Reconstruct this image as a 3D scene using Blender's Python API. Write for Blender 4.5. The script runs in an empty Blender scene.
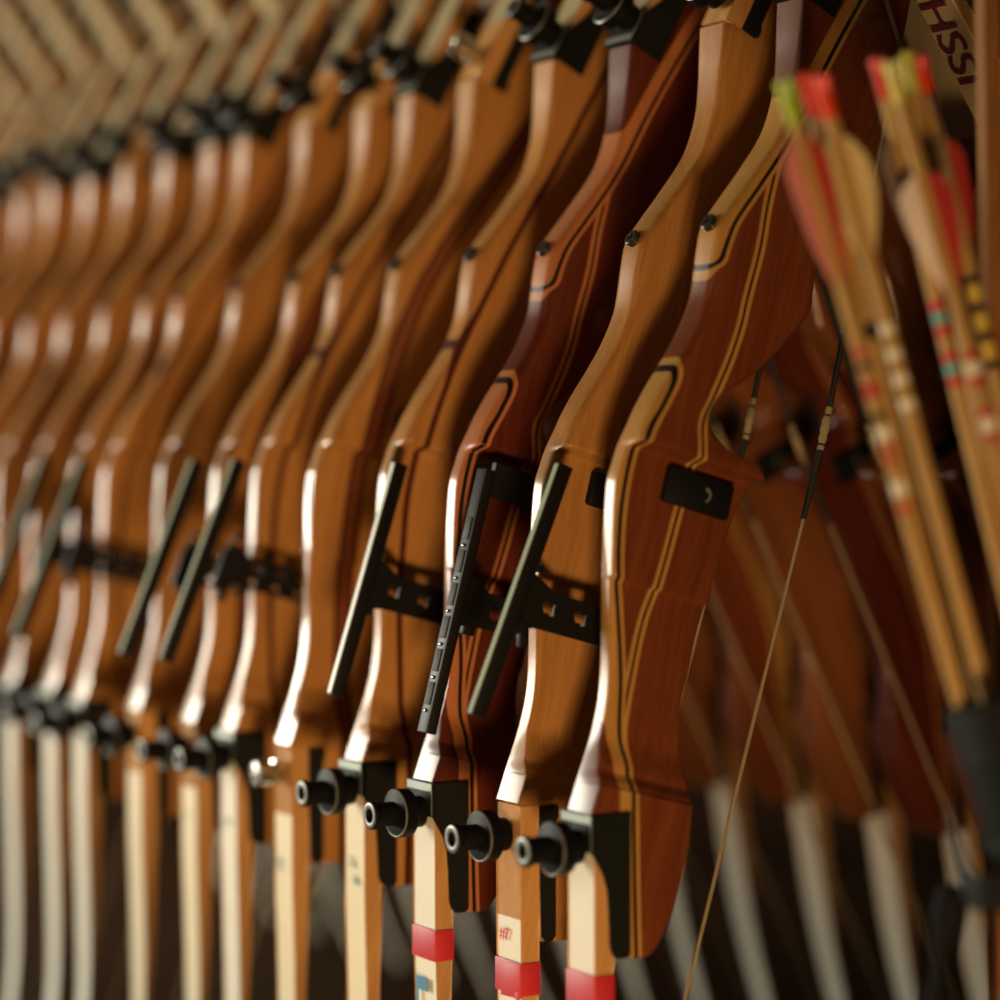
import bpy, bmesh, math, random
from mathutils import Vector, Matrix
from mathutils.geometry import tessellate_polygon
random.seed(7)
scn = bpy.context.scene
C = scn.collection
R = math.radians
CAM_H = 1.50
DZ = CAM_H-0.745          # top of the low platform the bows stand on

# ------------------------------------------------------------------ objects
def obj(name, me, mat=None, parent=None, loc=None):
    o = bpy.data.objects.new(name, me); C.objects.link(o)
    if mat is not None and me is not None and not me.materials:
        for m in (mat if isinstance(mat, (list, tuple)) else [mat]): me.materials.append(m)
    if parent is not None: o.parent = parent
    if loc is not None: o.location = loc
    return o
def tag(o, label=None, cat=None, group=None, kind=None):
    if label: o['label'] = label
    if cat: o['category'] = cat
    if group: o['group'] = group
    if kind: o['kind'] = kind
    return o
def empty(name, loc, rz=0, tilt=0):
    o = bpy.data.objects.new(name, None); C.objects.link(o)
    o.empty_display_size = .05
    o.matrix_world = Matrix.Translation(loc) @ Matrix.Rotation(rz, 4, 'Z') @ Matrix.Rotation(tilt, 4, 'Y')
    return o
def finish(bm, name, smooth=True, angle=35):
    bmesh.ops.remove_doubles(bm, verts=bm.verts, dist=1e-6)
    bmesh.ops.recalc_face_normals(bm, faces=bm.faces)
    me = bpy.data.meshes.new(name); bm.to_mesh(me); bm.free()
    if smooth:
        me.polygons.foreach_set('use_smooth', [True]*len(me.polygons))
        me.set_sharp_from_angle(angle=R(angle))
    return me
def add_box(bm, c, s, rot=None, bev=0.0):
    m = Matrix.Translation(c)
    if rot is not None: m = m @ rot
    m = m @ Matrix.Diagonal((*s, 1))
    r = bmesh.ops.create_cube(bm, size=1, matrix=m)
    if bev:
        ed = list({e for v in r['verts'] for e in v.link_edges})
        bmesh.ops.bevel(bm, geom=ed, offset=bev, segments=2, affect='EDGES', profile=.5)
def box_mesh(name, c, s, rot=None, bev=0.0):
    bm = bmesh.new(); add_box(bm, c, s, rot, bev); return finish(bm, name)
def add_loft(bm, rings, cap=True, closed=True):
    vs = [[bm.verts.new(p) for p in r] for r in rings]
    n = len(vs[0])
    for i in range(len(vs)-1):
        for j in range(n if closed else n-1):
            k = (j+1) % n
            try: bm.faces.new((vs[i][j], vs[i][k], vs[i+1][k], vs[i+1][j]))
            except ValueError: pass
    if cap:
        try: bm.faces.new(vs[0]); bm.faces.new(list(reversed(vs[-1])))
        except ValueError: pass
    return vs
def frame_of(d):
    d = Vector(d).normalized()
    a = Vector((0, 1, 0)) if abs(d.y) < .9 else Vector((1, 0, 0))
    x = d.cross(a).normalized(); y = d.cross(x).normalized()
    return x, y
def add_tube(bm, pts, r, n=10, cap=True):
    pts = [Vector(p) for p in pts]
    rs = r if isinstance(r, (list, tuple)) else [r]*len(pts)
    rings = []
    for i, p in enumerate(pts):
        d = pts[min(i+1, len(pts)-1)] - pts[max(i-1, 0)]
        x, y = frame_of(d)
        rings.append([p + (x*math.cos(t*2*math.pi/n) + y*math.sin(t*2*math.pi/n))*rs[i] for t in range(n)])
    add_loft(bm, rings, cap)
def add_lathe(bm, o, d, prof, n=28):
    """prof: (distance along d, radius)"""
    o = Vector(o); d = Vector(d).normalized(); x, y = frame_of(d)
    rings = [[o + d*h + (x*math.cos(t*2*math.pi/n) + y*math.sin(t*2*math.pi/n))*max(r, 1e-4) for t in range(n)] for h, r in prof]
    add_loft(bm, rings, True)
def add_ring(bm, o, d, prof, n=32):
    o = Vector(o); d = Vector(d).normalized(); x, y = frame_of(d)
    rings = [[o + d*h + (x*math.cos(t*2*math.pi/n) + y*math.sin(t*2*math.pi/n))*r for h, r in prof] for t in range(n)]
    vs = add_loft(bm, rings, False)
    for j in range(len(prof)):
        k = (j+1) % len(prof); bm.faces.new((vs[-1][j], vs[-1][k], vs[0][k], vs[0][j]))
def prism(bm, poly, f3, y0, y1, holes=(), bev=0.0):
    """2-D outline (with holes) -> solid between y0 and y1; f3(p, y) gives the 3-D point"""
    loops = [list(poly)] + [list(h) for h in holes]
    tri = tessellate_polygon([[Vector((p[0], p[1], 0)) for p in l] for l in loops])
    flat = [p for l in loops for p in l]
    a = [bm.verts.new(f3(p, y0)) for p in flat]; b = [bm.verts.new(f3(p, y1)) for p in flat]
    for t in tri:
        try: bm.faces.new([a[i] for i in t]); bm.faces.new([b[i] for i in reversed(t)])
        except ValueError: pass
    k = 0
    for l in loops:
        n = len(l)
        for i in range(n):
            bm.faces.new((a[k+i], a[k+(i+1) % n], b[k+(i+1) % n], b[k+i]))
        k += n
def smooth_line(pts, per=4, closed=False):
    out = []; n = len(pts)
    P = lambda i: pts[i % n] if closed else pts[min(max(i, 0), n-1)]
    for i in range(n if closed else n-1):
        p0, p1, p2, p3 = [Vector((*P(i+k), 0)[:3]) if len(P(i+k)) == 2 else Vector(P(i+k)) for k in (-1, 0, 1, 2)]
        # centripetal-ish tension keeps short/long neighbours from overshooting
        m1 = (p2-p0)*.5; m2 = (p3-p1)*.5; L = (p2-p1).length
        if m1.length > L: m1 *= L/m1.length
        if m2.length > L: m2 *= L/m2.length
        for s in range(per):
            t = s/per
            out.append((2*t**3-3*t*t+1)*p1 + (t**3-2*t*t+t)*m1 + (-2*t**3+3*t*t)*p2 + (t**3-t*t)*m2)
    if not closed:
        q = pts[-1]; out.append(Vector((*q, 0)[:3]) if len(q) == 2 else Vector(q))
    return out
def interp(tab, x):
    if x <= tab[0][0]: return tab[0][1]
    for (a, b), (c, d) in zip(tab, tab[1:]):
        if x <= c:
            t = (x-a)/(c-a); t = t*t*(3-2*t)
            return b+(d-b)*t
    return tab[-1][1]
def text_mesh(s, size):
    cu = bpy.data.curves.new('lettering', 'FONT'); cu.body = s; cu.size = size; cu.extrude = .00015; cu.offset = size*.004
    t = bpy.data.objects.new('lettering', cu); C.objects.link(t)
    dg = bpy.context.evaluated_depsgraph_get(); dg.update()
    me = bpy.data.meshes.new_from_object(t.evaluated_get(dg))
    bpy.data.objects.remove(t); return me

# ------------------------------------------------------------------ materials
def new_mat(name):
    m = bpy.data.materials.new(name); m.use_nodes = True
    nt = m.node_tree; b = nt.nodes['Principled BSDF']
    return m, nt, b
def N(nt, t, **kw):
    n = nt.nodes.new(t)
    for k, v in kw.items(): setattr(n, k, v)
    return n
def mth(nt, op, a, b=None, c=None):
    n = N(nt, 'ShaderNodeMath', operation=op)
    for i, v in enumerate((a, b, c)):
        if v is None: continue
        if isinstance(v, (int, float)): n.inputs[i].default_value = v
        else: nt.links.new(v, n.inputs[i])
    return n.outputs[0]
def mixc(nt, f, a, b):
    n = N(nt, 'ShaderNodeMix', data_type='RGBA')
    for i, v in ((0, f), (6, a), (7, b)):
        if isinstance(v, (int, float)): n.inputs[i].default_value = v
        elif isinstance(v, tuple): n.inputs[i].default_value = (*v, 1)
        else: nt.links.new(v, n.inputs[i])
    return n.outputs[2]
def plain(name, col, rough=.5, metal=0, noise=.0, coat=0, spec=.5):
    m, nt, b = new_mat(name)
    b.inputs['Roughness'].default_value = rough; b.inputs['Metallic'].default_value = metal
    b.inputs['Coat Weight'].default_value = coat; b.inputs['Specular IOR Level'].default_value = spec
    tc = N(nt, 'ShaderNodeTexCoord'); no = N(nt, 'ShaderNodeTexNoise'); no.inputs['Scale'].default_value = 60
    no.inputs['Detail'].default_value = 4
    nt.links.new(tc.outputs['Object'], no.inputs['Vector'])
    dk = tuple(c*(1-noise) for c in col); lt = tuple(min(1, c*(1+noise)) for c in col)
    nt.links.new(mixc(nt, no.outputs['Fac'], dk, lt), b.inputs['Base Color'])
    return m
ST, CT = math.sin(R(15)), math.cos(R(15))
G1 = [(-.09,.052),(-.01,.0284),(.0205,.0201),(.0372,.0165),(.0583,.0085),(.091,.0012),(.129,-.0104),(.157,-.0197),(.18,-.0255),
      (.2125,-.0305),(.241,-.0305),(.255,-.0285),(.278,-.0215),(.297,-.0175),(.308,-.0195),(.340,-.0155),(.364,-.0100),(.374,-.0070),(.381,-.0020),(.392,-.0008),(.405,.0012),(.418,.0060),(.433,.0130),(.480,.0325),(.528,.046),(.591,.0668),(.65,.09)]
G2 = [(-.09,.052),(-.01,.0284),(.0205,.0201),(.0372,.0175),(.0615,.0103),(.075,.0093),(.0925,.0087),(.1335,.0092),(.1564,.0127),(.2099,.0163),(.241,.0182),
      (.2531,.016),(.2727,.0115),(.2861,.0148),(.3395,.0249),(.3637,.0254),(.3968,.0271),(.4291,.0255),(.4729,.026),(.485,.0255),(.528,.042),(.591,.0658),(.65,.09)]
GL3 = [(-.09,.056),(.0245,.0280),(.1290,.0001),(.1742,-.0101),(.2203,-.0160),(.3002,-.0105),(.3680,.0040),(.4463,.0260),(.4881,.0400),(.65,.085)]
GL4 = [(-.09,.07),(.0150,.0439),(.1104,.0204),(.2075,.0042),(.2747,.0017),(.3627,.0096),(.4192,.0243),(.5005,.0584),(.65,.12)]
def curve_node(nt, a, tab):
    fc = N(nt, 'ShaderNodeFloatCurve'); cv = fc.mapping.curves[0]
    X = lambda x: (x+.1)/.8
    Y = lambda y: (y+.1)/.25
    pts = [(X(x), Y(y)) for x, y in tab]
    cv.points[0].location = pts[0]; cv.points[1].location = pts[-1]
    for p in pts[1:-1]: cv.points.new(*p)
    fc.mapping.update()
    nt.links.new(mth(nt, 'MULTIPLY', mth(nt, 'ADD', a, .1), 1/.8), fc.inputs['Value'])
    return mth(nt, 'SUBTRACT', mth(nt, 'MULTIPLY', fc.outputs[0], .25), .1)
def band(nt, d, lo, hi):
    return mth(nt, 'MULTIPLY', mth(nt, 'GREATER_THAN', d, lo), mth(nt, 'LESS_THAN', d, hi))
def wood(name, kind, c1, c2, tan=(.36,.17,.04), rough=.3, coat=.42, coat_rough=.13, grain=.8):
    m, nt, b = new_mat(name)
    tc = N(nt, 'ShaderNodeTexCoord'); sp = N(nt, 'ShaderNodeSeparateXYZ'); nt.links.new(tc.outputs['Object'], sp.inputs[0])
    x, y, z = sp.outputs
    a = mth(nt, 'ADD', mth(nt, 'MULTIPLY', x, ST), mth(nt, 'MULTIPLY', z, CT))
    bb = mth(nt, 'SUBTRACT', mth(nt, 'MULTIPLY', x, CT), mth(nt, 'MULTIPLY', z, ST))
    oi = N(nt, 'ShaderNodeObjectInfo')
    cb = N(nt, 'ShaderNodeCombineXYZ')
    # grain runs along the riser: compress the long axis
    w = N(nt, 'ShaderNodeTexNoise'); w.inputs['Scale'].default_value = 9; w.inputs['Detail'].default_value = 1
    nt.links.new(tc.outputs['Object'], w.inputs['Vector'])
    wb = mth(nt, 'MULTIPLY', mth(nt, 'SUBTRACT', w.outputs['Fac'], .5), .02)
    nt.links.new(mth(nt, 'ADD', bb, wb), cb.inputs[0]); nt.links.new(y, cb.inputs[1]); nt.links.new(mth(nt, 'MULTIPLY', a, .05), cb.inputs[2])
    off = N(nt, 'ShaderNodeVectorMath', operation='ADD'); nt.links.new(cb.outputs[0], off.inputs[0])
    ov = N(nt, 'ShaderNodeCombineXYZ'); nt.links.new(mth(nt, 'MULTIPLY', oi.outputs['Random'], 7.), ov.inputs[0]); nt.links.new(ov.outputs[0], off.inputs[1])
    no = N(nt, 'ShaderNodeTexNoise'); no.inputs['Scale'].default_value = 420; no.inputs['Detail'].default_value = 3; no.inputs['Roughness'].default_value = .6
    nt.links.new(off.outputs[0], no.inputs['Vector'])
    n2 = N(nt, 'ShaderNodeTexNoise'); n2.inputs['Scale'].default_value = 90; n2.inputs['Detail'].default_value = 2
    nt.links.new(off.outputs[0], n2.inputs['Vector'])
    g = mth(nt, 'ADD', mth(nt, 'MULTIPLY', no.outputs['Fac'], .55), mth(nt, 'MULTIPLY', n2.outputs['Fac'], .45))
    mr = N(nt, 'ShaderNodeMapRange'); nt.links.new(g, mr.inputs[0]); mr.inputs[1].default_value = .5-.14/grain; mr.inputs[2].default_value = .5+.14/grain
    base = mixc(nt, mr.outputs[0], c1, c2)
    col = base
    if kind in ('laminated',):
        tg = mixc(nt, mr.outputs[0], tuple(t*.8 for t in tan), tan)
        d1 = mth(nt, 'SUBTRACT', bb, curve_node(nt, a, G1)); d2 = mth(nt, 'SUBTRACT', bb, curve_node(nt, a, G2))
        col = mixc(nt, band(nt, d2, -.0042, .0042), col, tg)
        col = mixc(nt, band(nt, d2, -.0011, .0011), col, (.012,.006,.004))
        col = mixc(nt, band(nt, d1, -.0115, .0046), col, tg)
        col = mixc(nt, band(nt, d1, -.0017, .0016), col, (.012,.006,.004))
    elif kind == 'one line':
        d1 = mth(nt, 'SUBTRACT', bb, curve_node(nt, a, GL3))
        col = mixc(nt, band(nt, d1, -.0028, .0028), col, (.07,.015,.008))
    elif kind == 'two lines':
        d1 = mth(nt, 'SUBTRACT', bb, curve_node(nt, a, GL4))
        col = mixc(nt, band(nt, d1, -.0075, .0075), col, (.16,.045,.018))
        col = mixc(nt, band(nt, d1, -.0085, -.0045), col, (.06,.014,.008))
        col = mixc(nt, band(nt, d1, .0045, .0085), col, (.06,.014,.008))
    # each bow a little lighter or darker
    hs = N(nt, 'ShaderNodeHueSaturation'); nt.links.new(col, hs.inputs['Color'])
    nt.links.new(mth(nt, 'ADD', mth(nt, 'MULTIPLY', oi.outputs['Random'], .22), .89), hs.inputs['Value'])
    nt.links.new(hs.outputs[0], b.inputs['Base Color'])
    b.inputs['Roughness'].default_value = rough; b.inputs['Coat Weight'].default_value = coat; b.inputs['Coat Roughness'].default_value = coat_rough
    b.inputs['Specular IOR Level'].default_value = .12
    bp = N(nt, 'ShaderNodeBump'); bp.inputs['Strength'].default_value = .08; bp.inputs['Distance'].default_value = .001
    nt.links.new(no.outputs['Fac'], bp.inputs['Height']); nt.links.new(bp.outputs[0], b.inputs['Normal'])
    return m
TAN1, TAN2 = (.30,.125,.030), (.43,.20,.055)
M = {}
M['tan'] = wood('honey_wood', 'plain', TAN1, TAN2)
M['tan_line'] = wood('honey_wood_one_line', 'one line', TAN1, TAN2)
M['tan_lines'] = wood('honey_wood_two_lines', 'two lines', TAN1, TAN2)
M['tan_gloss'] = wood('glossy_honey_wood', 'two lines', TAN1, TAN2, coat=1.0, coat_rough=.08, rough=.2)
M['mahogany'] = wood('mahogany_laminated', 'laminated', (.095,.021,.007), (.165,.044,.013), tan=(.44,.22,.055))
M['mahogany_red'] = wood('dark_mahogany_laminated', 'laminated', (.060,.010,.006), (.105,.022,.010), tan=(.40,.14,.05))
M['post'] = wood('post_wood', 'plain', (.20,.085,.022), (.28,.12,.035), rough=.7, coat=0)
M['brown'] = wood('brown_wood', 'plain', (.13,.040,.013), (.22,.072,.022))
M['cream'] = plain('cream_glass_laminate', (.78,.74,.60), .4, noise=.03, coat=.15)
M['cream_yellow'] = plain('ivory_glass_laminate', (.76,.67,.45), .4, noise=.04)
M['cream_shaded'] = plain('shaded_cream_laminate', (.38,.31,.165), .5, noise=.05, spec=.2)  # limb laminate darkened: dimness of the upper limbs put into the colour
M['limb_side'] = wood('limb_core_wood', 'plain', (.42,.20,.06), (.55,.29,.10), grain=.8)
M['black'] = plain('black_anodised_metal', (.009,.010,.008), .5, 0, .1, spec=.15)
M['black_matt'] = plain('matt_black_metal', (.005,.005,.005), .55, 0, .15, spec=.2)
M['bar'] = plain('black_sight_bar', (.006,.006,.006), .45, .0, .1, spec=.2)
M['scale'] = plain('pale_scale_tape', (.62,.66,.58), .4, noise=.03)
M['scale_green'] = plain('greenish_scale_tape', (.27,.32,.20), .5, noise=.03, spec=.2)
M['satin'] = plain('satin_metal_face', (.30,.33,.28), .35, .6, .05)
M['silver'] = plain('silver_metal', (.75,.73,.68), .2, 1, .02)
M['steel'] = plain('dark_steel', (.10,.09,.08), .3, .9, .1)
M['brass'] = plain('nock_wrap', (.26,.20,.10), .6, 0, .3, spec=.2)
M['red'] = plain('red_tape', (.50,.022,.030), .5, noise=.12)
M['redink'] = plain('red_ink', (.65,.08,.06), .6)
M['greenink'] = plain('green_ink', (.25,.42,.33), .6)
M['blue'] = plain('blue_ink', (.03,.19,.33), .5)
M['purple'] = plain('purple_ink', (.10,.008,.03), .5)
M['string'] = plain('waxed_string', (.27,.20,.11), .7, noise=.2, spec=.2)
M['serving'] = plain('black_serving', (.010,.011,.009), .5, noise=.2)
M['bolt'] = plain('black_rubbery_knob', (.005,.005,.005), .5, 0, .1, spec=.10)

# scale tape with fine tick marks
def tick_mat():
    m, nt, b = new_mat('graduated_scale')
    tc = N(nt, 'ShaderNodeTexCoord'); sp = N(nt, 'ShaderNodeSeparateXYZ'); nt.links.new(tc.outputs['Object'], sp.inputs[0])
    fr = mth(nt, 'FRACT', mth(nt, 'MULTIPLY', sp.outputs[2], 320.))
    nt.links.new(mixc(nt, mth(nt, 'LESS_THAN', fr, .22), (.66,.70,.60), (.16,.17,.15)), b.inputs['Base Color'])
    b.inputs['Roughness'].default_value = .4; return m
M['ticks'] = tick_mat()

# ------------------------------------------------------------------ the recurve bow (local x = towards the string, z = up, -y = near side)
FRONT = [(.0085,-.0945),(.0075,-.06),(.0075,-.004),(-.0075,-.0008),(-.0086,.0014),(-.0006,.0234),(.0090,.0495),(.0154,.0745),(.0175,.1),(.0178,.1333),(.0182,.1634),(.0194,.1935),(.0218,.2202),
         (.0266,.2340),(.0331,.2510),(.0415,.268),(.0528,.2852),(.0626,.2984),(.0763,.3185),(.0866,.3402),(.0900,.3550),(.0935,.3761),(.0980,.3934),(.1092,.4083),
         (.1321,.4354),(.1500,.4597),(.1597,.4860),(.1635,.5101),(.1652,.5319),(.1670,.5550)]
BACK = [(.0305,-.0968),(.0395,-.0945),(.0484,-.0847),(.0591,-.0638),(.0698,-.0292),(.0739,.0028),(.0757,.0141),(.0746,.0308),(.0737,.0511),(.0761,.0713),(.0812,.0846),
        (.0895,.1182),(.0979,.1383),(.1047,.1626),(.1166,.1897),(.1286,.2100),(.1360,.2190),(.1340,.2262),(.1258,.2308),(.1087,.2389),(.0935,.2500),(.0901,.2578),
        (.0917,.2672),(.0985,.2753),(.1257,.2906),(.1499,.3088),(.1709,.3286),(.1775,.3384),(.1797,.3509),(.1860,.3787),(.2081,.4215),(.2352,.4721),(.2572,.5301),(.2640,.5600)]
H = .0155
AU = R(28)
JL, EL, FL = Vector((-.0086, 0, 0)), Vector((0, 0, -1)), Vector((1, 0, 0))
JU, EU, FU = Vector((.167, 0, .555)), Vector((math.sin(AU), 0, math.cos(AU))), Vector((math.cos(AU), 0, -math.sin(AU)))
def riser_mesh(rn=.0035):
    fr = smooth_line(FRONT[4:], 4)
    J = JU
    up_tail_b = [J+EU*.055+FU*.080, J+EU*.078+FU*.066, J+EU*.092+FU*.046, J+EU*.095+FU*.034]
    up_tail_f = [J+EU*.0945+FU*.016, J+EU*.003+FU*.016]
    bk = smooth_line(BACK, 4)
    outline = [Vector((p[0], p[1])) for p in FRONT[:4]] + [Vector((p.x, p.y)) for p in fr]
    right = [Vector((p.x, p.y)) for p in bk] + [Vector((p.x, p.z)) for p in up_tail_b]
    left = outline + [Vector((p.x, p.z)) for p in reversed(up_tail_f)]
    poly = left + list(reversed(right))
    ab = [(p.x*ST+p.y*CT, p.x*CT-p.y*ST) for p in poly]
    amin = min(p[0] for p in ab)+.0004; amax = max(p[0] for p in ab)-.0004
    avals = []; a = amin
    while a < amax:
        avals.append(a)
        fine = any(lo < a < hi for lo, hi in ((amin, amin+.012), (-.004, .004), (.016, .034), (.152, .161), (.236, .285), (.597, .61), (amax-.03, amax)))
        a += .0011 if fine else .0042
    avals.append(amax)
    NEAR = [(.0205, H), (.0214, .0134), (.0310, .0070), (.052, .0005), (.1535, -.001), (.1565, .0022), (.2420, .0022), (.2485, H)]
    RAD = [(-.1, .0022), (.02, .0022), (.05, .0030), (.15, .0035), (.24, .0045), (.262, .0085), (.33, .0075), (.36, .0085), (.50, .0070), (.585, .0022)]
    bm = bmesh.new(); rings = []
    for a in avals:
        xs = []
        for i in range(len(ab)):
            (a0, b0), (a1, b1) = ab[i], ab[(i+1) % len(ab)]
            if (a0 <= a) != (a1 <= a): xs.append(b0+(b1-b0)*(a-a0)/(a1-a0))
        b0, b1 = min(xs), max(xs)
        if b1-b0 < .002: b0 -= .001; b1 += .001
        nr = interp(NEAR, a); yn, yf = -nr, H
        rad = min(interp(RAD, a), (yf-yn)*.46, (b1-b0)*.45)
        ring = []
        for (cb, cy, t0) in ((b1-rad, yf-rad, 0), (b0+rad, yf-rad, 90), (b0+rad, yn+rad, 180), (b1-rad, yn+rad, 270)):
            for k in range(6):
                t = R(t0+k*18)
                bb, yy = cb+rad*math.cos(t), cy+rad*math.sin(t)
                ring.append(Vector((a*ST+bb*CT, yy, a*CT-bb*ST)))
        rings.append(ring)
    add_loft(bm, rings)
    return finish(bm, 'riser', angle=50)
def limb_path(J, E, F, lower, length):
    if lower: pts = [(0,.009),(.1,.0093),(.2,.0090),(.28,.0065),(.36,-.002),(.43,-.0150),(.485,-.0305),(.50,-.032)]
    else: pts = [(0,.009),(.1,.0093),(.2,.0105),(.28,.0125),(.33,.0125),(.37,.009),(.385,.006),(.395,.003)]
    sc = length/pts[-1][0]
    pts = [(p[0]*sc, p[1]) for p in pts]
    return [(J+E*p.x+F*p.y, p.x/length) for p in smooth_line(pts, 5)], length
def limb_mesh(lower, butt, length):
    J, E, F = (JL, EL, FL) if lower else (JU, EU, FU)
    path, L = limb_path(J, E, F, lower, length)
    bm = bmesh.new(); rings = []; n = len(path)
    for i, (p, t) in enumerate(path):
        d = (path[min(i+1, n-1)][0]-path[max(i-1, 0)][0]).normalized()
        nrm = Vector((0, 1, 0)).cross(d).normalized()
        if nrm.dot(F) < 0: nrm = -nrm
        e = t*L
        th = .0155 if e < .11 else max(.0045, .0155-(e-.11)*.06)
        w = .0165 if t < .45 else max(.009, .0165-(t-.45)*.0165)
        c = .0008
        h = th/2
        ring = []
        for sx, sy in ((-1,-1),(-1,1),(1,1),(1,-1)):
            c1 = (-h*1*(-sx), 0)
            if sx*sy > 0: o = [(sx*h, sy*(w-c)), (sx*(h-c), sy*w)]
            else: o = [(sx*(h-c), sy*w), (sx*h, sy*(w-c))]
            for q in o: ring.append(p+nrm*q[0]+Vector((0, 1, 0))*q[1])
        rings.append(ring)
    add_loft(bm, rings)
    me = finish(bm, 'limb', angle=30)
    return me, J, E
def limb_materials(me, J, E, butt, F, mats):
    for m in mats: me.materials.append(m)
    for p in me.polygons:
        c = p.center
        e = (c-J).dot(E); face = abs(p.normal.dot(F)) > .75 and abs(p.normal.y) < .5
        p.material_index = 0 if face and e > butt else 1
def bracket_L(J, E, F):
    pts = [(-.0005,-.0015),(-.0005,.029),(.0915,.029),(.0945,.0265),(.0945,.0195),(.0915,.0150),(.086,.0130),(.062,.0120),(.048,.0108),(.038,.0075),(.030,.0030),(.023,-.0015)]
    bm = bmesh.new()
    f3 = lambda p, y: J+E*p[0]+F*p[1]+Vector((0, y, 0))
    for s in (-1, 1): prism(bm, pts, f3, s*.0164, s*.0182)
    prism(bm, [(-.0005,-.0022),(-.0005,.0015),(.023,.0015),(.023,-.0022)], f3, -.0182, .0182)
    prism(bm, [(-.0016,-.0015),(-.0016,.029),(.0002,.029),(.0002,-.0015)], f3, -.0182, .0182)
    return finish(bm, 'limb_bracket', angle=25)
def bracket_thin(J, E, F):
    pts = [(.001,.0165),(.001,.029),(.003,.031),(.009,.031),(.012,.029),(.091,.029),(.0945,.026),(.0945,.021),(.091,.018),(.012,.0165)]
    bm = bmesh.new(); f3 = lambda p, y: J+E*p[0]+F*p[1]+Vector((0, y, 0))
    for s in (-1, 1): prism(bm, pts, f3, s*.0157, s*.0182)
    return finish(bm, 'limb_bracket', angle=25)
def bracket_face(J, E, F):
    bm = bmesh.new(); f3 = lambda p, y: J+E*p[0]+F*p[1]+Vector((0, y, 0))
    prism(bm, [(-.0012,-.0026),(-.0012,-.0020),(.0045,-.0020),(.0045,-.0026)], f3, -.0175, .0175)
    prism(bm, [(.004,-.0026),(.004,-.0020),(.0225,-.0020),(.0225,-.0026)], f3, -.0182, -.0168)  # narrow satin strip modelled as the bracket's near-edge highlight
    return finish(bm, 'face_plate_and_highlight', angle=25)
def bolt_mesh(J, E, F, kind):
    bm = bmesh.new(); o = J+E*.0205-F*.0018
    if kind == 'knob':
        prof = [(0,.0115),(.0065,.0115),(.0072,.0105),(.0095,.0100),(.0098,.0165),(.0108,.0175),(.0200,.0178),(.0212,.0168),(.0218,.0140),(.0222,.0100),(.0225,.0088),(.0370,.0088),(.0385,.0102),(.0415,.0104),(.0422,.0098),(.0422,.0046),(.0395,.0042),(.0395,.0001)]
    elif kind == 'silver':
        prof = [(0,.010),(.006,.010),(.0065,.0075),(.010,.0075),(.0105,.0110),(.020,.0110),(.022,.0095),(.0225,.004),(.020,.0035),(.020,.0001)]
    add_lathe(bm, o, -F, prof)
    return finish(bm, 'limb_bolt', angle=30)
def bolt_ring(J, E, F, kind):
    bm = bmesh.new(); o = J+E*.0205-F*.0018
    if kind == 'knob':
        add_ring(bm, o, -F, [(.0417,.0052),(.0424,.0056),(.0427,.0072),(.0425,.0092),(.0417,.0101),(.0412,.0075)])
        add_ring(bm, o, -F, [(.0205,.0164),(.0212,.0163),(.0214,.0168),(.0208,.0176),(.0202,.0177)])
    return finish(bm, 'rim', angle=40)
def string_mesh(part, lowtip, uptip, nz):
    nock = Vector((.1991, 0, .2543))
    P = [lowtip, nock, uptip]
    def at(z):
        if z < nock.z: t = (z-P[0].z)/(P[1].z-P[0].z); return P[0].lerp(P[1], t)
        t = (z-P[1].z)/(P[2].z-P[1].z); return P[1].lerp(P[2], t)
    bm = bmesh.new()
    if part == 'bowstring': 
        add_tube(bm, [at(lowtip.z+(uptip.z-lowtip.z)*i/40) for i in range(41)], .0013, 8)
    elif part == 'serving': add_tube(bm, [at(.192+.235*i/24) for i in range(25)], .0021, 8)
    else:
        p, q = at(nz-.0095), at(nz+.0095); r_ = [.0022,.0032,.0027,.0036,.0030,.0034,.0024]
        add_tube(bm, [p.lerp(q, i/6) for i in range(7)], r_, 10)
        p, q = at(nz+.011), at(nz+.016); add_tube(bm, [p, q], .0025, 10)
        p, q = at(nz-.014), at(nz-.011); add_tube(bm, [p, q], .0025, 10)
    return finish(bm, part, angle=40)

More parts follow.
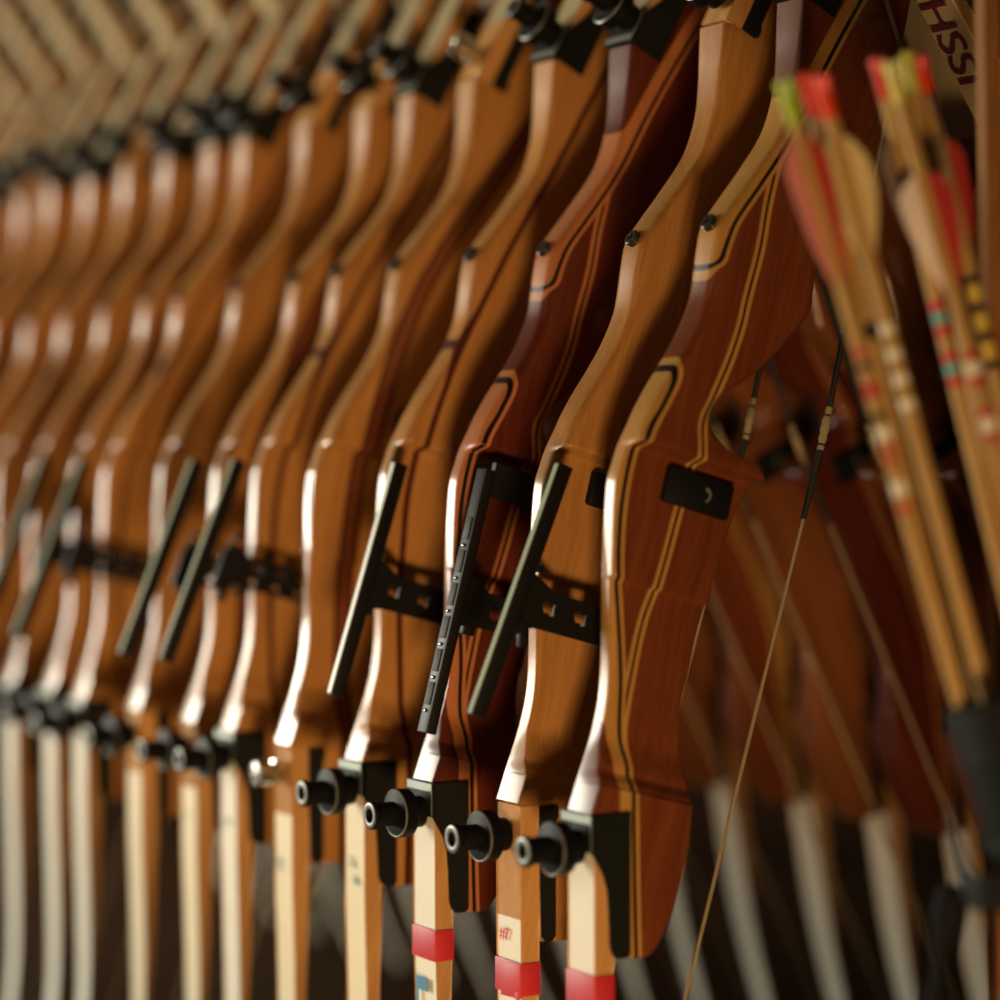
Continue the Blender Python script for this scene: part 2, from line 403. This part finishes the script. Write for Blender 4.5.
MESH = {}
def cached(key, fn):
    if key not in MESH: MESH[key] = fn()
    return MESH[key]
def notch_hole(cx, cz, s=1.0):
    # the butterfly-shaped cut-outs of the sight arm
    q = [(-.0052,.0030),(-.0020,.0052),(.0005,.0030),(.0030,.0042),(.0055,.0038),(.0050,.0000),(.0056,-.0040),(.0030,-.0050),(.0005,-.0026),(-.0022,-.0034),(-.0040,-.0010)]
    return [(cx+x*s, cz+z*s) for x, z in q]
def round_hole(cx, cz, r, n=14): return [(cx+r*math.cos(i*2*math.pi/n), cz+r*math.sin(i*2*math.pi/n)) for i in range(n)]
BD = Vector((CT, 0, -ST))         # direction of the sight arm (square to the riser window)
AD = Vector((ST, 0, CT))
def build_sight(bow, key, top, bot, y, arm_a, arm_from, arm_to, tape='ticks', flare=True, top_arm=None, holes='notch', two=False, bolts=False):
    """top/bot: (x, z) ends of the graduated bar; arm runs along BD at height arm_a"""
    T, B = Vector((top[0], y, top[1])), Vector((bot[0], y, bot[1]))
    d = (T-B).normalized(); L = (T-B).length; mid = (T+B)/2
    nrm = Vector((0, 1, 0)).cross(d).normalized()          # points towards +x
    rot = Matrix((( nrm.x, 0, d.x), (nrm.y, 1, d.y), (nrm.z, 0, d.z))).to_4x4()
    s_root = obj('sight', None, None, bow)
    def arm():
        bm = bmesh.new(); f3 = lambda p, yy: BD*p[0]+AD*p[1]+Vector((0, yy, 0))
        b0, b1, a = arm_from, arm_to, arm_a
        hgt = .0132
        out = [(b0-.004,a-hgt-.003),(b0+.010,a-hgt),(b1,a-hgt),(b1,a+hgt),(b0+.018,a+hgt),(b0+.008,a+hgt+.006),(b0-.002,a+hgt+.010)]
        hs = []
        if holes == 'notch': hs = [notch_hole(b0+.0155, a+.002), notch_hole(b0+.0425, a+.001)]
        if holes == 'many': hs = [notch_hole(b0+.028+.022*i, a+.005, .8) for i in range(4)]+[notch_hole(b0+.026+.022*i, a-.007, .6) for i in range(3)]
        if holes == 'round': hs = [round_hole(b0+.028, a, .0055)]
        prism(bm, out, f3, y+.000, y+.0022, holes=hs)
        # mount block against the riser, and clamp behind the bar
        c = BD*(b1-.012)+AD*a; add_box(bm, Vector((c.x, (y+0)/2+.002, c.z)), (.022, abs(y)-.000, .026), Matrix.Rotation(R(15), 4, 'Y'), .001)
        c = BD*(b0+(.010 if bolts else -.001))+AD*(a-.002); add_box(bm, Vector((c.x, y+.0045, c.z)), (.010, .006, .036), rot, .001)
        if flare:
            c = BD*(b0+.001)+AD*(a-hgt-.006); add_box(bm, Vector((c.x, y+.002, c.z)), (.007, .005, .018), Matrix.Rotation(R(2), 4, 'Y'), .001)
            add_lathe(bm, (BD*(b0+.004)+AD*(a+hgt+.014)+Vector((0, y+.001, 0))), (0, 1, 0), [(0,.0001),(0,.0030),(.004,.0030),(.004,.0001)], 12)
        if top_arm:
            ta, tb0, tb1 = top_arm
            prism(bm, [(tb0,ta-.0125),(tb1,ta-.0125),(tb1,ta+.0125),(tb0,ta+.0125)], f3, y+.0, y+.005)
            c = BD*(tb1-.010)+AD*ta; add_box(bm, Vector((c.x, y/2, c.z)), (.022, abs(y), .022), Matrix.Rotation(R(15), 4, 'Y'), .001)
        return finish(bm, 'sight_arm', angle=25)
    a_ = obj('sight_arm', cached(('arm', key), arm), M['black_matt'], s_root)
    def bar():
        bm = bmesh.new(); add_box(bm, (0, .0025 if bolts else 0, 0), (.0085 if bolts else .0115, .0135 if bolts else .0068, L), None, .0007)
        return finish(bm, 'sight_bar', angle=25)
    b_ = obj('sight_bar', cached(('bar', key), bar), M['bar'], s_root)
    b_.matrix_local = Matrix.Translation(mid) @ rot
    if bolts:
        def panels():
            bm = bmesh.new()
            for i in range(6): add_box(bm, (-.0045, .0030, -L*.355+i*L*.125), (.0012, .0075, L*.085), None, .0004)
            return finish(bm, 'groove_panel', angle=25)
        g_ = obj('groove_panel', cached('panels', panels), plain('worn_dark_green_metal', (.026,.030,.022), .6, .0, .4, spec=.2), s_root); g_.matrix_local = Matrix.Translation(mid) @ rot
        for i in range(6):
            q = cached('pin', lambda: (lambda bm: (add_lathe(bm, (0,0,0), (-1,0,0), [(0,.0014),(.0008,.0014),(.0012,.0009),(.0013,.0001)], 12), finish(bm, 'pin'))[1])(bmesh.new()))
            o = obj('pin', q, M['silver'], s_root); o.matrix_local = Matrix.Translation(mid + rot.to_3x3() @ Vector((-.0045, .003, -L*.42+i*L*.125))) @ rot
    else:
        t_ = obj('scale', cached(('tape', key), lambda: box_mesh('scale', (0, 0, 0), (.0006, .0048, L*.985), None)), M[tape], s_root)
        t_.matrix_local = Matrix.Translation(mid - nrm*.0060) @ rot
    return s_root

RISER = riser_mesh()
def make_bow(origin, rz, tilt, wood_key, style, limb='cream', low_len=.50, bolt='knob', box=None, box_side=-1, nz=.2543, strings=True, has_top_bolt=True, butt_len=.075, low_bolt=True):
    bow = empty('recurve_bow', origin, rz, tilt)
    me = cached(('riser', wood_key), lambda: RISER.copy())
    obj('riser', me, M[wood_key], bow)
    butt = butt_len if style == 'thin' else .0
    limbs = []
    for lower in (True, False):
        J, E, F = (JL, EL, FL) if lower else (JU, EU, FU)
        ln = low_len if lower else .395
        key = ('limb', lower, style, limb, butt, ln)
        if key not in MESH:
            lm, J_, E_ = limb_mesh(lower, butt, ln); limb_materials(lm, J, E, butt, F, [M[limb if lower else 'cream_shaded'], M['limb_side']]); MESH[key] = lm
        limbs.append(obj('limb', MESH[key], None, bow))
        if style == 'L':
            br = obj('limb_bracket', cached(('br', 'L', lower), lambda: bracket_L(J, E, F)), M['black'], bow)
            obj('face_plate_and_highlight', cached(('fp', lower), lambda: bracket_face(J, E, F)), M['satin'], br)
        else:
            obj('limb_bracket', cached(('br', 't', lower), lambda: bracket_thin(J, E, F)), M['black'], bow)
        if (lower and low_bolt) or (not lower and has_top_bolt):
            k = bolt
            bo = obj('limb_bolt', cached(('bolt', k, lower), lambda: bolt_mesh(J, E, F, k)), M['silver' if k == 'silver' else 'bolt'], bow)
            if k == 'knob': obj('rim', cached(('rim', k, lower), lambda: bolt_ring(J, E, F, k)), M['rim_highlight'], bo)
    pl, _ = limb_path(JL, EL, FL, True, low_len); pu, _ = limb_path(JU, EU, FU, False, .395)
    lt, ut = pl[-2][0]+Vector((.004, 0, 0)), pu[-2][0]+FU*.004
    sk = ('str', low_len)
    if strings:
        s = obj('bowstring', cached((sk, 1), lambda: string_mesh('bowstring', lt, ut, nz)), M['string'], bow)
        obj('serving', cached((sk, 2), lambda: string_mesh('serving', lt, ut, nz)), M['serving'], s)
        obj('nock_point', cached((sk, 3, nz), lambda: string_mesh('nock_point', lt, ut, nz)), M['brass'], s)
    def screw():
        bm = bmesh.new(); d = Vector((-math.cos(R(33)), 0, math.sin(R(33))))
        add_lathe(bm, Vector((.0965, 0, .3950))-d*.0042, d, [(0,.0062),(.0052,.0062),(.0060,.0054),(.0060,.0027),(.003,.0022),(.003,.0001)], 20)
        return finish(bm, 'screw')
    obj('screw', cached('screw', screw), M['steel'], bow)
    if box:
        x, z = box; yy = -.0025 if box_side < 0 else H
        def bx():
            bm = bmesh.new(); add_box(bm, (0, 0, 0), (.056, .007, .0245), None, .0022)
            return finish(bm, 'mounting_block')
        b = obj('mounting_block', cached('mblock', bx), M['black_matt'], bow)
        def em():
            bm = bmesh.new(); n = 9
            arc = [(.0052*math.cos(R(-70+160*q/n)), .0052*math.sin(R(-70+160*q/n))) for q in range(n+1)]
            inn = [(-.0012+.0048*math.cos(R(80-140*q/n)), -.0004+.0036*math.sin(R(80-140*q/n))) for q in range(n+1)]
            prism(bm, arc+inn, lambda p, yy: Vector((p[0]+.004, yy, p[1])), box_side*.0035, box_side*.0038)
            return finish(bm, 'emblem')
        obj('emblem', cached(('emblem', box_side), em), M['satin'], b)
        b.matrix_local = Matrix.Translation((x, yy+box_side*.0033, z)) @ Matrix.Rotation(R(15), 4, 'Y')
    return bow, limbs
M['rim_highlight'] = plain('rim_metal_highlight', (.16,.16,.14), .4, .4, .1)  # paler metal on the knob rings, also paints their rim highlights

def tape_on(limb, J, E, F, e0, e1, flap=False):
    bm = bmesh.new()
    c = J+E*((e0+e1)/2)+F*.0091
    rot = Matrix(((F.x, 0, E.x), (0, 1, 0), (F.z, 0, E.z))).to_4x4()
    add_box(bm, c, (.0163, .0338, e1-e0), rot, .0005)
    if flap: add_box(bm, c-F*.0083+Vector((0, -.004, 0))+E*.0018, (.0006, .026, e1-e0), rot @ Matrix.Rotation(R(4), 4, 'X'), .0002)
    if flap: add_box(bm, c-F*.0084+Vector((0, -.0125, 0))+E*(e1-e0)*.52, (.0006, .004, .006), rot @ Matrix.Rotation(R(35), 4, 'X'), .0001)
    return obj('tape', finish(bm, 'tape', angle=30), M['red'], limb)

TH = R(32)
DX = Vector((math.cos(TH), math.sin(TH), 0)); DY = Vector((-math.sin(TH), math.cos(TH), 0))
ROW = Vector((.0593, 1.58, CAM_H-.2403))
specs = [ # distance along the row, wood, bracket style, limb laminate, bolt, block, description
 (0.0,   'mahogany', 'L', 'cream', 'knob', True),
 (.0896, 'tan', 'thin', 'cream', 'knob', True),
 (.2056, 'mahogany_red', 'L', 'cream', 'knob', True),
 (.312,  'tan_line', 'L', 'cream_yellow', 'knob', False),
 (.433,  'tan_gloss', 'thin', 'cream_yellow', 'silver', False),
 (.5355, 'tan_line', 'L', 'cream', 'knob', False),
 (.616,  'tan_lines', 'thin', 'cream_yellow', 'knob', False),
 (.735,  'tan', 'thin', 'cream_yellow', 'knob', False),
 (.867,  'tan_line', 'L', 'cream', 'knob', False),
 (.945,  'tan_lines', 'L', 'cream', 'knob', False),
 (1.055, 'tan', 'L', 'cream', 'knob', False),
]
t = 1.165
k = 0
while t < 2.3:
    specs.append((t, ['tan_line', 'tan', 'tan_lines', 'tan'][k % 4], 'L' if k % 3 else 'thin', 'cream' if k % 2 else 'cream_yellow', 'knob', False))
    t += .108+.012*math.sin(k*2.3); k += 1
ORD = ['first','second','third','fourth','fifth','sixth','seventh','eighth','ninth','tenth','eleventh','twelfth','thirteenth','fourteenth','fifteenth','sixteenth','seventeenth','eighteenth','nineteenth','twentieth','twenty-first','twenty-second','twenty-third','twenty-fourth']
LAB = {0: 'nearest recurve bow with striped reddish mahogany riser and black block on its face',
 1: 'plain honey wood recurve bow marked #7, between the two dark mahogany bows',
 2: 'dark red mahogany recurve bow whose bolt-studded black sight bar and blue limb mark show',
 3: 'honey wood recurve bow with a pale graduated scale on its sight bar',
 4: 'glossy honey wood recurve bow with bright white edge and silver limb knob',
 5: 'honey wood recurve bow with holed sight arm, just left of the glossy bright-edged bow',
 6: 'honey wood recurve bow with two dark lines, second left of the glossy bright-edged bow'}
bows = []
for i, (t, wk, style, limb, bolt, blk) in enumerate(specs):
    pos = ROW + DY*t
    pos.z += [0, -.004, -.003, 0, 0, .001, 0, 0, -.001, .002, 0][i] if i < 11 else random.uniform(-.004, .004)
    bow, limbs = make_bow(pos, TH, 0, wk, style, limb, bolt=bolt, box=((.0835, .2110) if blk else None), nz=(.266 if i == 1 else .2543), butt_len=.072 if i == 1 else .055)
    tag(bow, LAB.get(i, 'blurred honey wood recurve bow, %s from the right in the front row' % ORD[i]), 'bow', 'recurve bows standing in the front row')
    bows.append((bow, limbs))
# sights
build_sight(bows[1][0], 's1', (.0190,.234), (-.0515,.0660), -.030, .1310, -.045, .070, tape='scale_green')
build_sight(bows[2][0], 's2', (.0300,.2290), (-.0210,.0400), -.030, .1290, -.025, .085, holes='round', top_arm=(.2230,-.025,.040), bolts=True, flare=False)
build_sight(bows[3][0], 's3', (.0165,.2300), (-.0395,.0555), -.030, .1290, -.040, .070, flare=False)
for i, kx in ((5, 0), (6, -.001), (8, -.002), (9, -.010)):
    build_sight(bows[i][0], 's5' if i == 5 else 's%d' % i, (-.0105+kx,.2310), (-.0780+kx,.0660), -.030, .1310, -.058, .055, tape='scale_green', holes='many')
# tapes and marks on the limbs
tape_on(bows[0][1][0], JL, EL, FL, .1040, .1330)
tape_on(bows[1][1][0], JL, EL, FL, .1080, .1310, True)
tape_on(bows[2][1][0], JL, EL, FL, .1060, .1290)
def mark(limb, s, size, e, yoff, mat, ry=0):
    me = text_mesh(s, size)
    o = obj('number_mark', me, M[mat], limb)
    # text plane faces the front of the limb (-x), upright
    rot = Matrix(((0, 0, -1), (-1, 0, 0), (0, 1, 0))).to_4x4() @ Matrix.Rotation(ry, 4, 'Z')
    o.matrix_local = Matrix.Translation(Vector((JL.x+.0011, yoff, -e))) @ rot
    return o
mark(bows[1][1][0], '#7', .012, .0945, .011, 'redink', 0)
mark(bows[3][1][0], '26', .011, .0800, .009, 'greenink', R(-8))
mark(bows[3][1][0], '66', .011, .0930, .003, 'greenink', R(-8))
mark(bows[4][1][0], '20', .012, .0900, .010, 'greenink', R(-90))
mark(bows[5][1][0], '14', .012, .0800, .009, 'greenink', 0)
mark(bows[6][1][0], '9', .012, .0850, .006, 'greenink', 0)
def blue():
    bm = bmesh.new()
    f3 = lambda p, x: Vector((x, p[0], p[1]))
    prism(bm, [(.0105,-.143),(-.0060,-.143),(-.0060,-.1525),(.0075,-.1525),(.0075,-.185),(.0105,-.185)], f3, JL.x+.0010, JL.x+.0014)
    return finish(bm, 'blue_mark')
obj('blue_mark', blue(), M['blue'], bows[2][1][0])

# ------------------------------------------------------------------ the back row, facing the other way
K2 = 2.42/2.1
R2 = Vector((.258*K2, 2.1*K2, CAM_H-.2975*K2+.10))
row2 = [K2*v for v in (-.535, -.456, -.37, -.287, -.197, -.1, 0, .115)] + [K2*(.115+.11*(k+1)) for k in range(11)]
for i, t in enumerate(row2):
    at = R2+DY*t
    if i == 0: at = Vector((.672, 1.905, CAM_H-.450))
    if i == 1: at = Vector((.680, 2.090, CAM_H-.412))
    bow, limbs = make_bow(at, TH+math.pi, R(9), ['brown', 'brown', 'brown', 'brown', 'mahogany_red', 'brown', 'mahogany'][i % 7], 'thin' if i < 8 or i % 2 else 'L',
                          'cream', low_len=(.215, .265)[i] if i < 2 else .44, box=(.078, .225), box_side=1, has_top_bolt=(i > 7), low_bolt=False, butt_len=.004)
    bow.scale = (1.12,)*3
    if i == 0: lab = 'brown recurve bow at right edge whose pale upper limb carries purple letters'
    elif i == 1: lab = 'back-row recurve bow whose cream upper limb ends in shadow behind the right arrows'
    elif i == 2: lab = 'dark brown back-row recurve bow at right, its lower end out of view'
    elif i == 3: lab = 'shadowed back-row recurve bow half hidden by the quiver'
    elif i < 8: lab = 'shadowed recurve bow in the back row, its pale lower limb %s left of the quiver' % ORD[i-4]
    else: lab = 'back-row recurve bow seen only in slivers behind the front row, %s from the right' % ORD[i]
    tag(bow, lab, 'bow', 'recurve bows in the back row')
    if i == 0:
        me = text_mesh('HSSI', .033)
        o = obj('lettering', me, M['purple'], limbs[1])
        ex, fy = EU, FU
        rot = Matrix(((-ex.x, 0, fy.x), (0, 1, 0), (-ex.z, 0, fy.z))).to_4x4()
        o.matrix_local = Matrix.Translation(JU + EU*.212 + FU*.0185 + Vector((0, -.011, 0))) @ rot

# ------------------------------------------------------------------ arrows, quiver, post
def arrow_mat(name, L, bands):
    m, nt, b = new_mat(name)
    tc = N(nt, 'ShaderNodeTexCoord'); sp = N(nt, 'ShaderNodeSeparateXYZ'); nt.links.new(tc.outputs['Object'], sp.inputs[0])
    no = N(nt, 'ShaderNodeTexNoise'); no.inputs['Scale'].default_value = 40
    nt.links.new(tc.outputs['Object'], no.inputs['Vector'])
    col = mixc(nt, no.outputs['Fac'], (.36,.20,.055), (.50,.30,.095))
    for lo, hi, c in bands:
        col = mixc(nt, band(nt, sp.outputs[2], L-hi, L-lo), col, c)
    nt.links.new(col, b.inputs['Base Color']); b.inputs['Roughness'].default_value = .6; b.inputs['Specular IOR Level'].default_value = .15
    return m
def arrow(top, low, nock_col, vanes, bands, label, vane_from=.030, vane_len=.075, vane_h=.013, spin=0, leaf=False):
    top, low = Vector(top)+Vector((0, 0, DZ)), Vector(low)+Vector((0, 0, DZ))
    d = (top-low).normalized(); L = .66
    base = top-d*L
    root = bpy.data.objects.new('arrow', None); C.objects.link(root)
    ax = (Vector((1, 0, 0))-d*d.x).normalized(); ay = d.cross(ax)      # local x to the right, y away
    root.matrix_world = Matrix.Translation(base) @ Matrix((ax, ay, d)).transposed().to_4x4() @ Matrix.Rotation(spin, 4, 'Z')
    tag(root, label, 'arrow', 'wooden arrows standing in the quiver')
    bm = bmesh.new(); add_tube(bm, [(0, 0, z) for z in (0, .01, L/2, L-.02)], [.0015, .0044, .0046, .0044], 14)
    obj('shaft', finish(bm, 'shaft'), arrow_mat('arrow_shaft_wood', L, bands), root)
    bm = bmesh.new(); add_lathe(bm, (0, 0, L-.024), (0, 0, 1), [(0,.0046),(.012,.0050),(.016,.0046)], 14)
    for s in (-1, 1): add_box(bm, (s*.0031, 0, L-.0035), (.0022, .0072, .012), Matrix.Rotation(R(s*4), 4, 'Y'), .0006)
    obj('nock', finish(bm, 'nock'), plain('nock_plastic', nock_col, .6, spec=.12), root)
    for j, vc in enumerate(vanes):
        n = 14; bm = bmesh.new(); pts = []
        for q in range(n+1):
            s = q/n
            h = vane_h*(math.sin(math.pi*min(1, s*1.25)**.8*.5) if not leaf else math.sin(math.pi*s**1.4)**.75)
            if not leaf: h *= (1 if s < .80 else max(.0, 1-((s-.80)/.20)**2))
            pts.append((.0042+h, L-vane_from-vane_len+vane_len*s))
        poly = [(.0040, pts[0][1])] + pts + [(.0040, pts[-1][1])]
        prism(bm, poly, lambda p, yy: Vector((p[0], yy, p[1])), -.0005, .0005)
        v = obj('vane', finish(bm, 'vane', angle=30), vc, root)
        v.rotation_euler.z = j*2*math.pi/3
V = {n: plain('feather_'+n, c, .75, noise=.15) for n, c in dict(pink=(.62,.20,.16), red=(.42,.02,.015), cream=(.66,.50,.22), white=(.88,.74,.64), grey=(.20,.13,.08), brown=(.10,.045,.03)).items()}
blk, rd, wh, tl, yl = (.02,.015,.01), (.5,.04,.03), (.75,.68,.5), (.12,.36,.33), (.60,.42,.06)
arrow((.1633,1.38,.9541), (.2590,1.356,.6080), (.38,.48,.04), [V['pink'], V['red'], V['red']],
      [(.158,.162,rd),(.166,.170,blk),(.178,.186,rd),(.196,.200,blk),(.204,.212,wh),(.214,.218,rd),(.222,.226,rd),(.236,.244,wh),(.250,.254,rd)],
      'leftmost arrow with yellow-green nock and pink feather', .030, .090, .0095, spin=R(196))
arrow((.1866,1.40,.9600), (.2760,1.365,.6080), (.75,.06,.02), [V['cream'], V['cream'], V['brown']],
      [(.148,.154,wh),(.163,.169,wh),(.178,.184,wh),(.193,.199,wh)],
      'arrow with bright red nock, broad cream feathers and white dots', .034, .074, .0125, spin=R(205), leaf=True)
arrow((.1804,1.42,.9643), (.2640,1.385,.6078), (.60,.05,.02), [V['brown'], V['brown'], V['red']], [(.15,.16,blk)],
      'arrow with red nock and red feathers, mostly behind the cream-feathered arrow', .075, .080, .010, spin=R(230))
arrow((.2260,1.44,.9769), (.3050,1.378,.6088), (.55,.05,.015), [V['grey'], V['brown'], V['red']],
      [(.150,.156,rd),(.157,.164,tl),(.165,.171,rd),(.182,.187,rd),(.188,.195,tl),(.196,.202,rd)],
      'right-hand arrow with red nock and grey-brown feather, teal bands on shaft', .048, .070, .0105, spin=R(210))
arrow((.2308,1.42,.9716), (.3180,1.352,.6068), (.62,.50,.12), [V['white'], V['red'], V['red']],
      [(.178,.183,rd),(.184,.192,wh),(.193,.199,rd),(.212,.217,rd),(.218,.226,wh),(.227,.232,rd)],
      'right-hand arrow with yellow nock, white and red feathers, red bands on shaft', .068, .072, .0135, spin=R(192))
arrow((.2481,1.47,.9850), (.3120,1.398,.6068), (.50,.46,.10), [V['brown'], V['grey'], V['brown']], [],
      'arrow with yellow nock and dark feathers among the right-hand arrows', .02, .06, .009, spin=R(90))
arrow((.2560,1.47,.9830), (.3290,1.385,.6068), (.70,.05,.02), [V['red'], V['brown'], V['grey']],
      [(.14,.145,blk),(.147,.156,yl),(.158,.163,blk),(.165,.174,yl),(.176,.181,blk),(.183,.192,yl),(.194,.199,blk)],
      'rightmost arrow with orange-red nock and black and yellow bands', .05, .07, .011, spin=R(20))

qd = Vector((.091, -.030, -.342)).normalized()
qt = Vector((.2990, 1.366, .6085+DZ))
QL = .62
quiver = tag(bpy.data.objects.new('quiver', None), 'black tube quiver holding the arrows at the right edge', 'quiver'); C.objects.link(quiver)
quiver.matrix_world = Matrix.Translation(qt+qd*QL) @ (-qd).to_track_quat('Z', 'Y').to_matrix().to_4x4()
bm = bmesh.new(); add_lathe(bm, (0, 0, 0), (0, 0, 1), [(0,.036),(.004,.038),(.36,.0445),(QL,.0455),(QL+.0005,.0445),(QL-.004,.0435),(.01,.0355),(.01,.0001)], 40)
obj('tube', finish(bm, 'tube', angle=40), plain('black_leather', (.006,.006,.005), .6, noise=.3, spec=.1), quiver)
bm = bmesh.new(); add_lathe(bm, (0, 0, QL-.035), (0, 0, 1), [(0,.0450),(.0005,.0468),(.034,.0475),(.0345,.0454)], 40)
add_lathe(bm, (0, 0, QL-.085), (0, 0, 1), [(0,.0448),(.0005,.0466),(.010,.0466),(.0105,.0450)], 40)
obj('collar', finish(bm, 'collar', angle=40), M['black'], quiver)
bm = bmesh.new()
pts = smooth_line([(.262,1.40,.530),(.262,1.355,.505),(.266,1.335,.498),(.290,1.320,.503),(.32,1.318,.515)], 6)
rings = []
for p in [q+Vector((0, 0, DZ)) for q in pts]: rings.append([p+Vector((0,0,.010)), p+Vector((0,.0015,.010)), p+Vector((0,.0015,-.010)), p+Vector((0,0,-.010))])
add_loft(bm, rings)
tag(obj('strap', finish(bm, 'strap'), plain('black_strap', (.008,.008,.007), .6, noise=.3, spec=.15)), 'black strap looped around the quiver and a pale limb', 'strap')
bm = bmesh.new()
add_tube(bm, smooth_line([(x, y, z+DZ) for x, y, z in [(.263,1.385,.492),(.259,1.385,.470),(.254,1.386,.440),(.250,1.388,.400),(.252,1.39,.36)]], 5), [.0075+.003*math.sin(i*.5) for i in range(21)], 10)
tag(obj('strap_end', finish(bm, 'strap_end'), plain('black_webbing', (.006,.006,.006), .8, noise=.3, spec=.1)), 'black strap end hanging below the quiver strap', 'strap')
bm = bmesh.new(); add_box(bm, (.3185, 1.54, .66+DZ), (.0105, .03, 1.32), Matrix.Rotation(R(-1.1), 4, 'Y'), .001)
tag(obj('wooden_post', finish(bm, 'wooden_post'), M['post']), 'slim upright wooden post behind the quiver at the right edge', 'post')

# ------------------------------------------------------------------ the room
def wall_mat(name, c1, c2, scale=3, rough=.8):
    m, nt, b = new_mat(name); tc = N(nt, 'ShaderNodeTexCoord'); no = N(nt, 'ShaderNodeTexNoise')
    no.inputs['Scale'].default_value = scale; no.inputs['Detail'].default_value = 6
    nt.links.new(tc.outputs['Object'], no.inputs['Vector']); nt.links.new(mixc(nt, no.outputs['Fac'], c1, c2), b.inputs['Base Color'])
    b.inputs['Roughness'].default_value = rough; b.inputs['Specular IOR Level'].default_value = .05; return m
wallm = wall_mat('dark_plaster', (.018,.009,.004), (.03,.015,.007))
def struct(name, c, s, mat):
    o = obj(name, box_mesh(name, c, s), mat); o['kind'] = 'structure'; return o
struct('floor', (0, 2.0, -.05), (9.2, 8.2, .1), wall_mat('dark_floor_boards', (.022,.011,.006), (.035,.018,.010)))
struct('ceiling', (0, 2.0, 2.85), (9.2, 8.2, .1), wall_mat('ceiling_plaster', (.10,.08,.06), (.13,.10,.07)))
struct('wall_back', (0, 6.05, 1.4), (9.2, .1, 2.8), wallm)
struct('wall_right', (4.55, 2.0, 1.4), (.1, 8.0, 2.8), wallm)
# the low platform the bows stand on
bm = bmesh.new(); add_box(bm, (-.5, 2.75, DZ-.022), (3.4, 3.7, .04), None, .004)
for x in (-2.1, 1.1):
    for y in (1.0, 4.5): add_box(bm, (x, y, (DZ-.042)/2), (.08, .08, DZ-.042))
tag(obj('low_platform', finish(bm, 'low_platform'), wall_mat('platform_wood', (.035,.018,.008), (.06,.03,.014), 6, .6)), 'dark wooden platform carrying both rows of bows', 'platform')
# left wall with the window that lights the bows' front edges
WX, WY, WZ, WW, WH = -4.55, 4.05, 1.12+DZ, 2.7, 1.50
bm = bmesh.new()
add_box(bm, (WX, (-2+WY-WW/2)/2, 1.4), (.1, (WY-WW/2)+2, 2.8)); add_box(bm, (WX, (6+WY+WW/2)/2, 1.4), (.1, 6-(WY+WW/2), 2.8))
add_box(bm, (WX, WY, (WZ-WH/2)/2), (.1, WW, WZ-WH/2)); add_box(bm, (WX, WY, (2.8+WZ+WH/2)/2), (.1, WW, 2.8-(WZ+WH/2)))
o = obj('wall_left', finish(bm, 'wall_left'), wallm); o['kind'] = 'structure'
bm = bmesh.new()
for dy in (-WW/2, WW/2): add_box(bm, (WX, WY+dy, WZ), (.12, .05, WH+.05))
for dz in (-WH/2, WH/2): add_box(bm, (WX, WY, WZ+dz), (.12, WW+.05, .05))
o = obj('window_1', finish(bm, 'window_1'), M['cream']); o['kind'] = 'structure'

def area(name, loc, target, size, size_y, energy, col):
    l = bpy.data.lights.new(name, 'AREA'); l.shape = 'RECTANGLE'; l.size = size; l.size_y = size_y; l.energy = energy; l.color = col
    o = bpy.data.objects.new(name, l); C.objects.link(o); o.location = loc
    o.rotation_euler = (Vector(target)-Vector(loc)).to_track_quat('-Z', 'Y').to_euler(); return o
area('window_daylight', (WX+.08, WY, WZ), (WX+3, WY, WZ), WW-.1, WH-.1, 315, (1.0,.95,.80))
area('warm_low_lamp', (.10, -1.15, .22), (-.15, 1.9, 1.02), .42, .42, 10.5, (1, .66, .34)).data.spread = R(62)
area('overhead_fill', (-1.6, .2, 2.7), (-.7, 2.4, 1.4), 1.2, 1.2, 4, (1, .66, .36))  # added overhead fill for ambient light, no fixture behind it
w = bpy.data.worlds.new('room_ambient'); scn.world = w; w.use_nodes = True
w.node_tree.nodes['Background'].inputs[0].default_value = (.9,.72,.5,1); w.node_tree.nodes['Background'].inputs[1].default_value = .05

# ------------------------------------------------------------------ camera
cam = bpy.data.cameras.new('camera'); co = bpy.data.objects.new('camera', cam); C.objects.link(co)
cam.sensor_width = 36; cam.lens = 86.4; cam.clip_start = .05
co.location = (0, 0, CAM_H); co.rotation_euler = (R(90)-math.atan(50/2400), 0, 0)
cam.dof.use_dof = True; cam.dof.focus_distance = 1.70; cam.dof.aperture_fstop = 1.75
scn.camera = co
scn.view_settings.view_transform = 'Standard'; scn.view_settings.look = 'None'
scn.view_settings.exposure = 0; scn.view_settings.gamma = 1
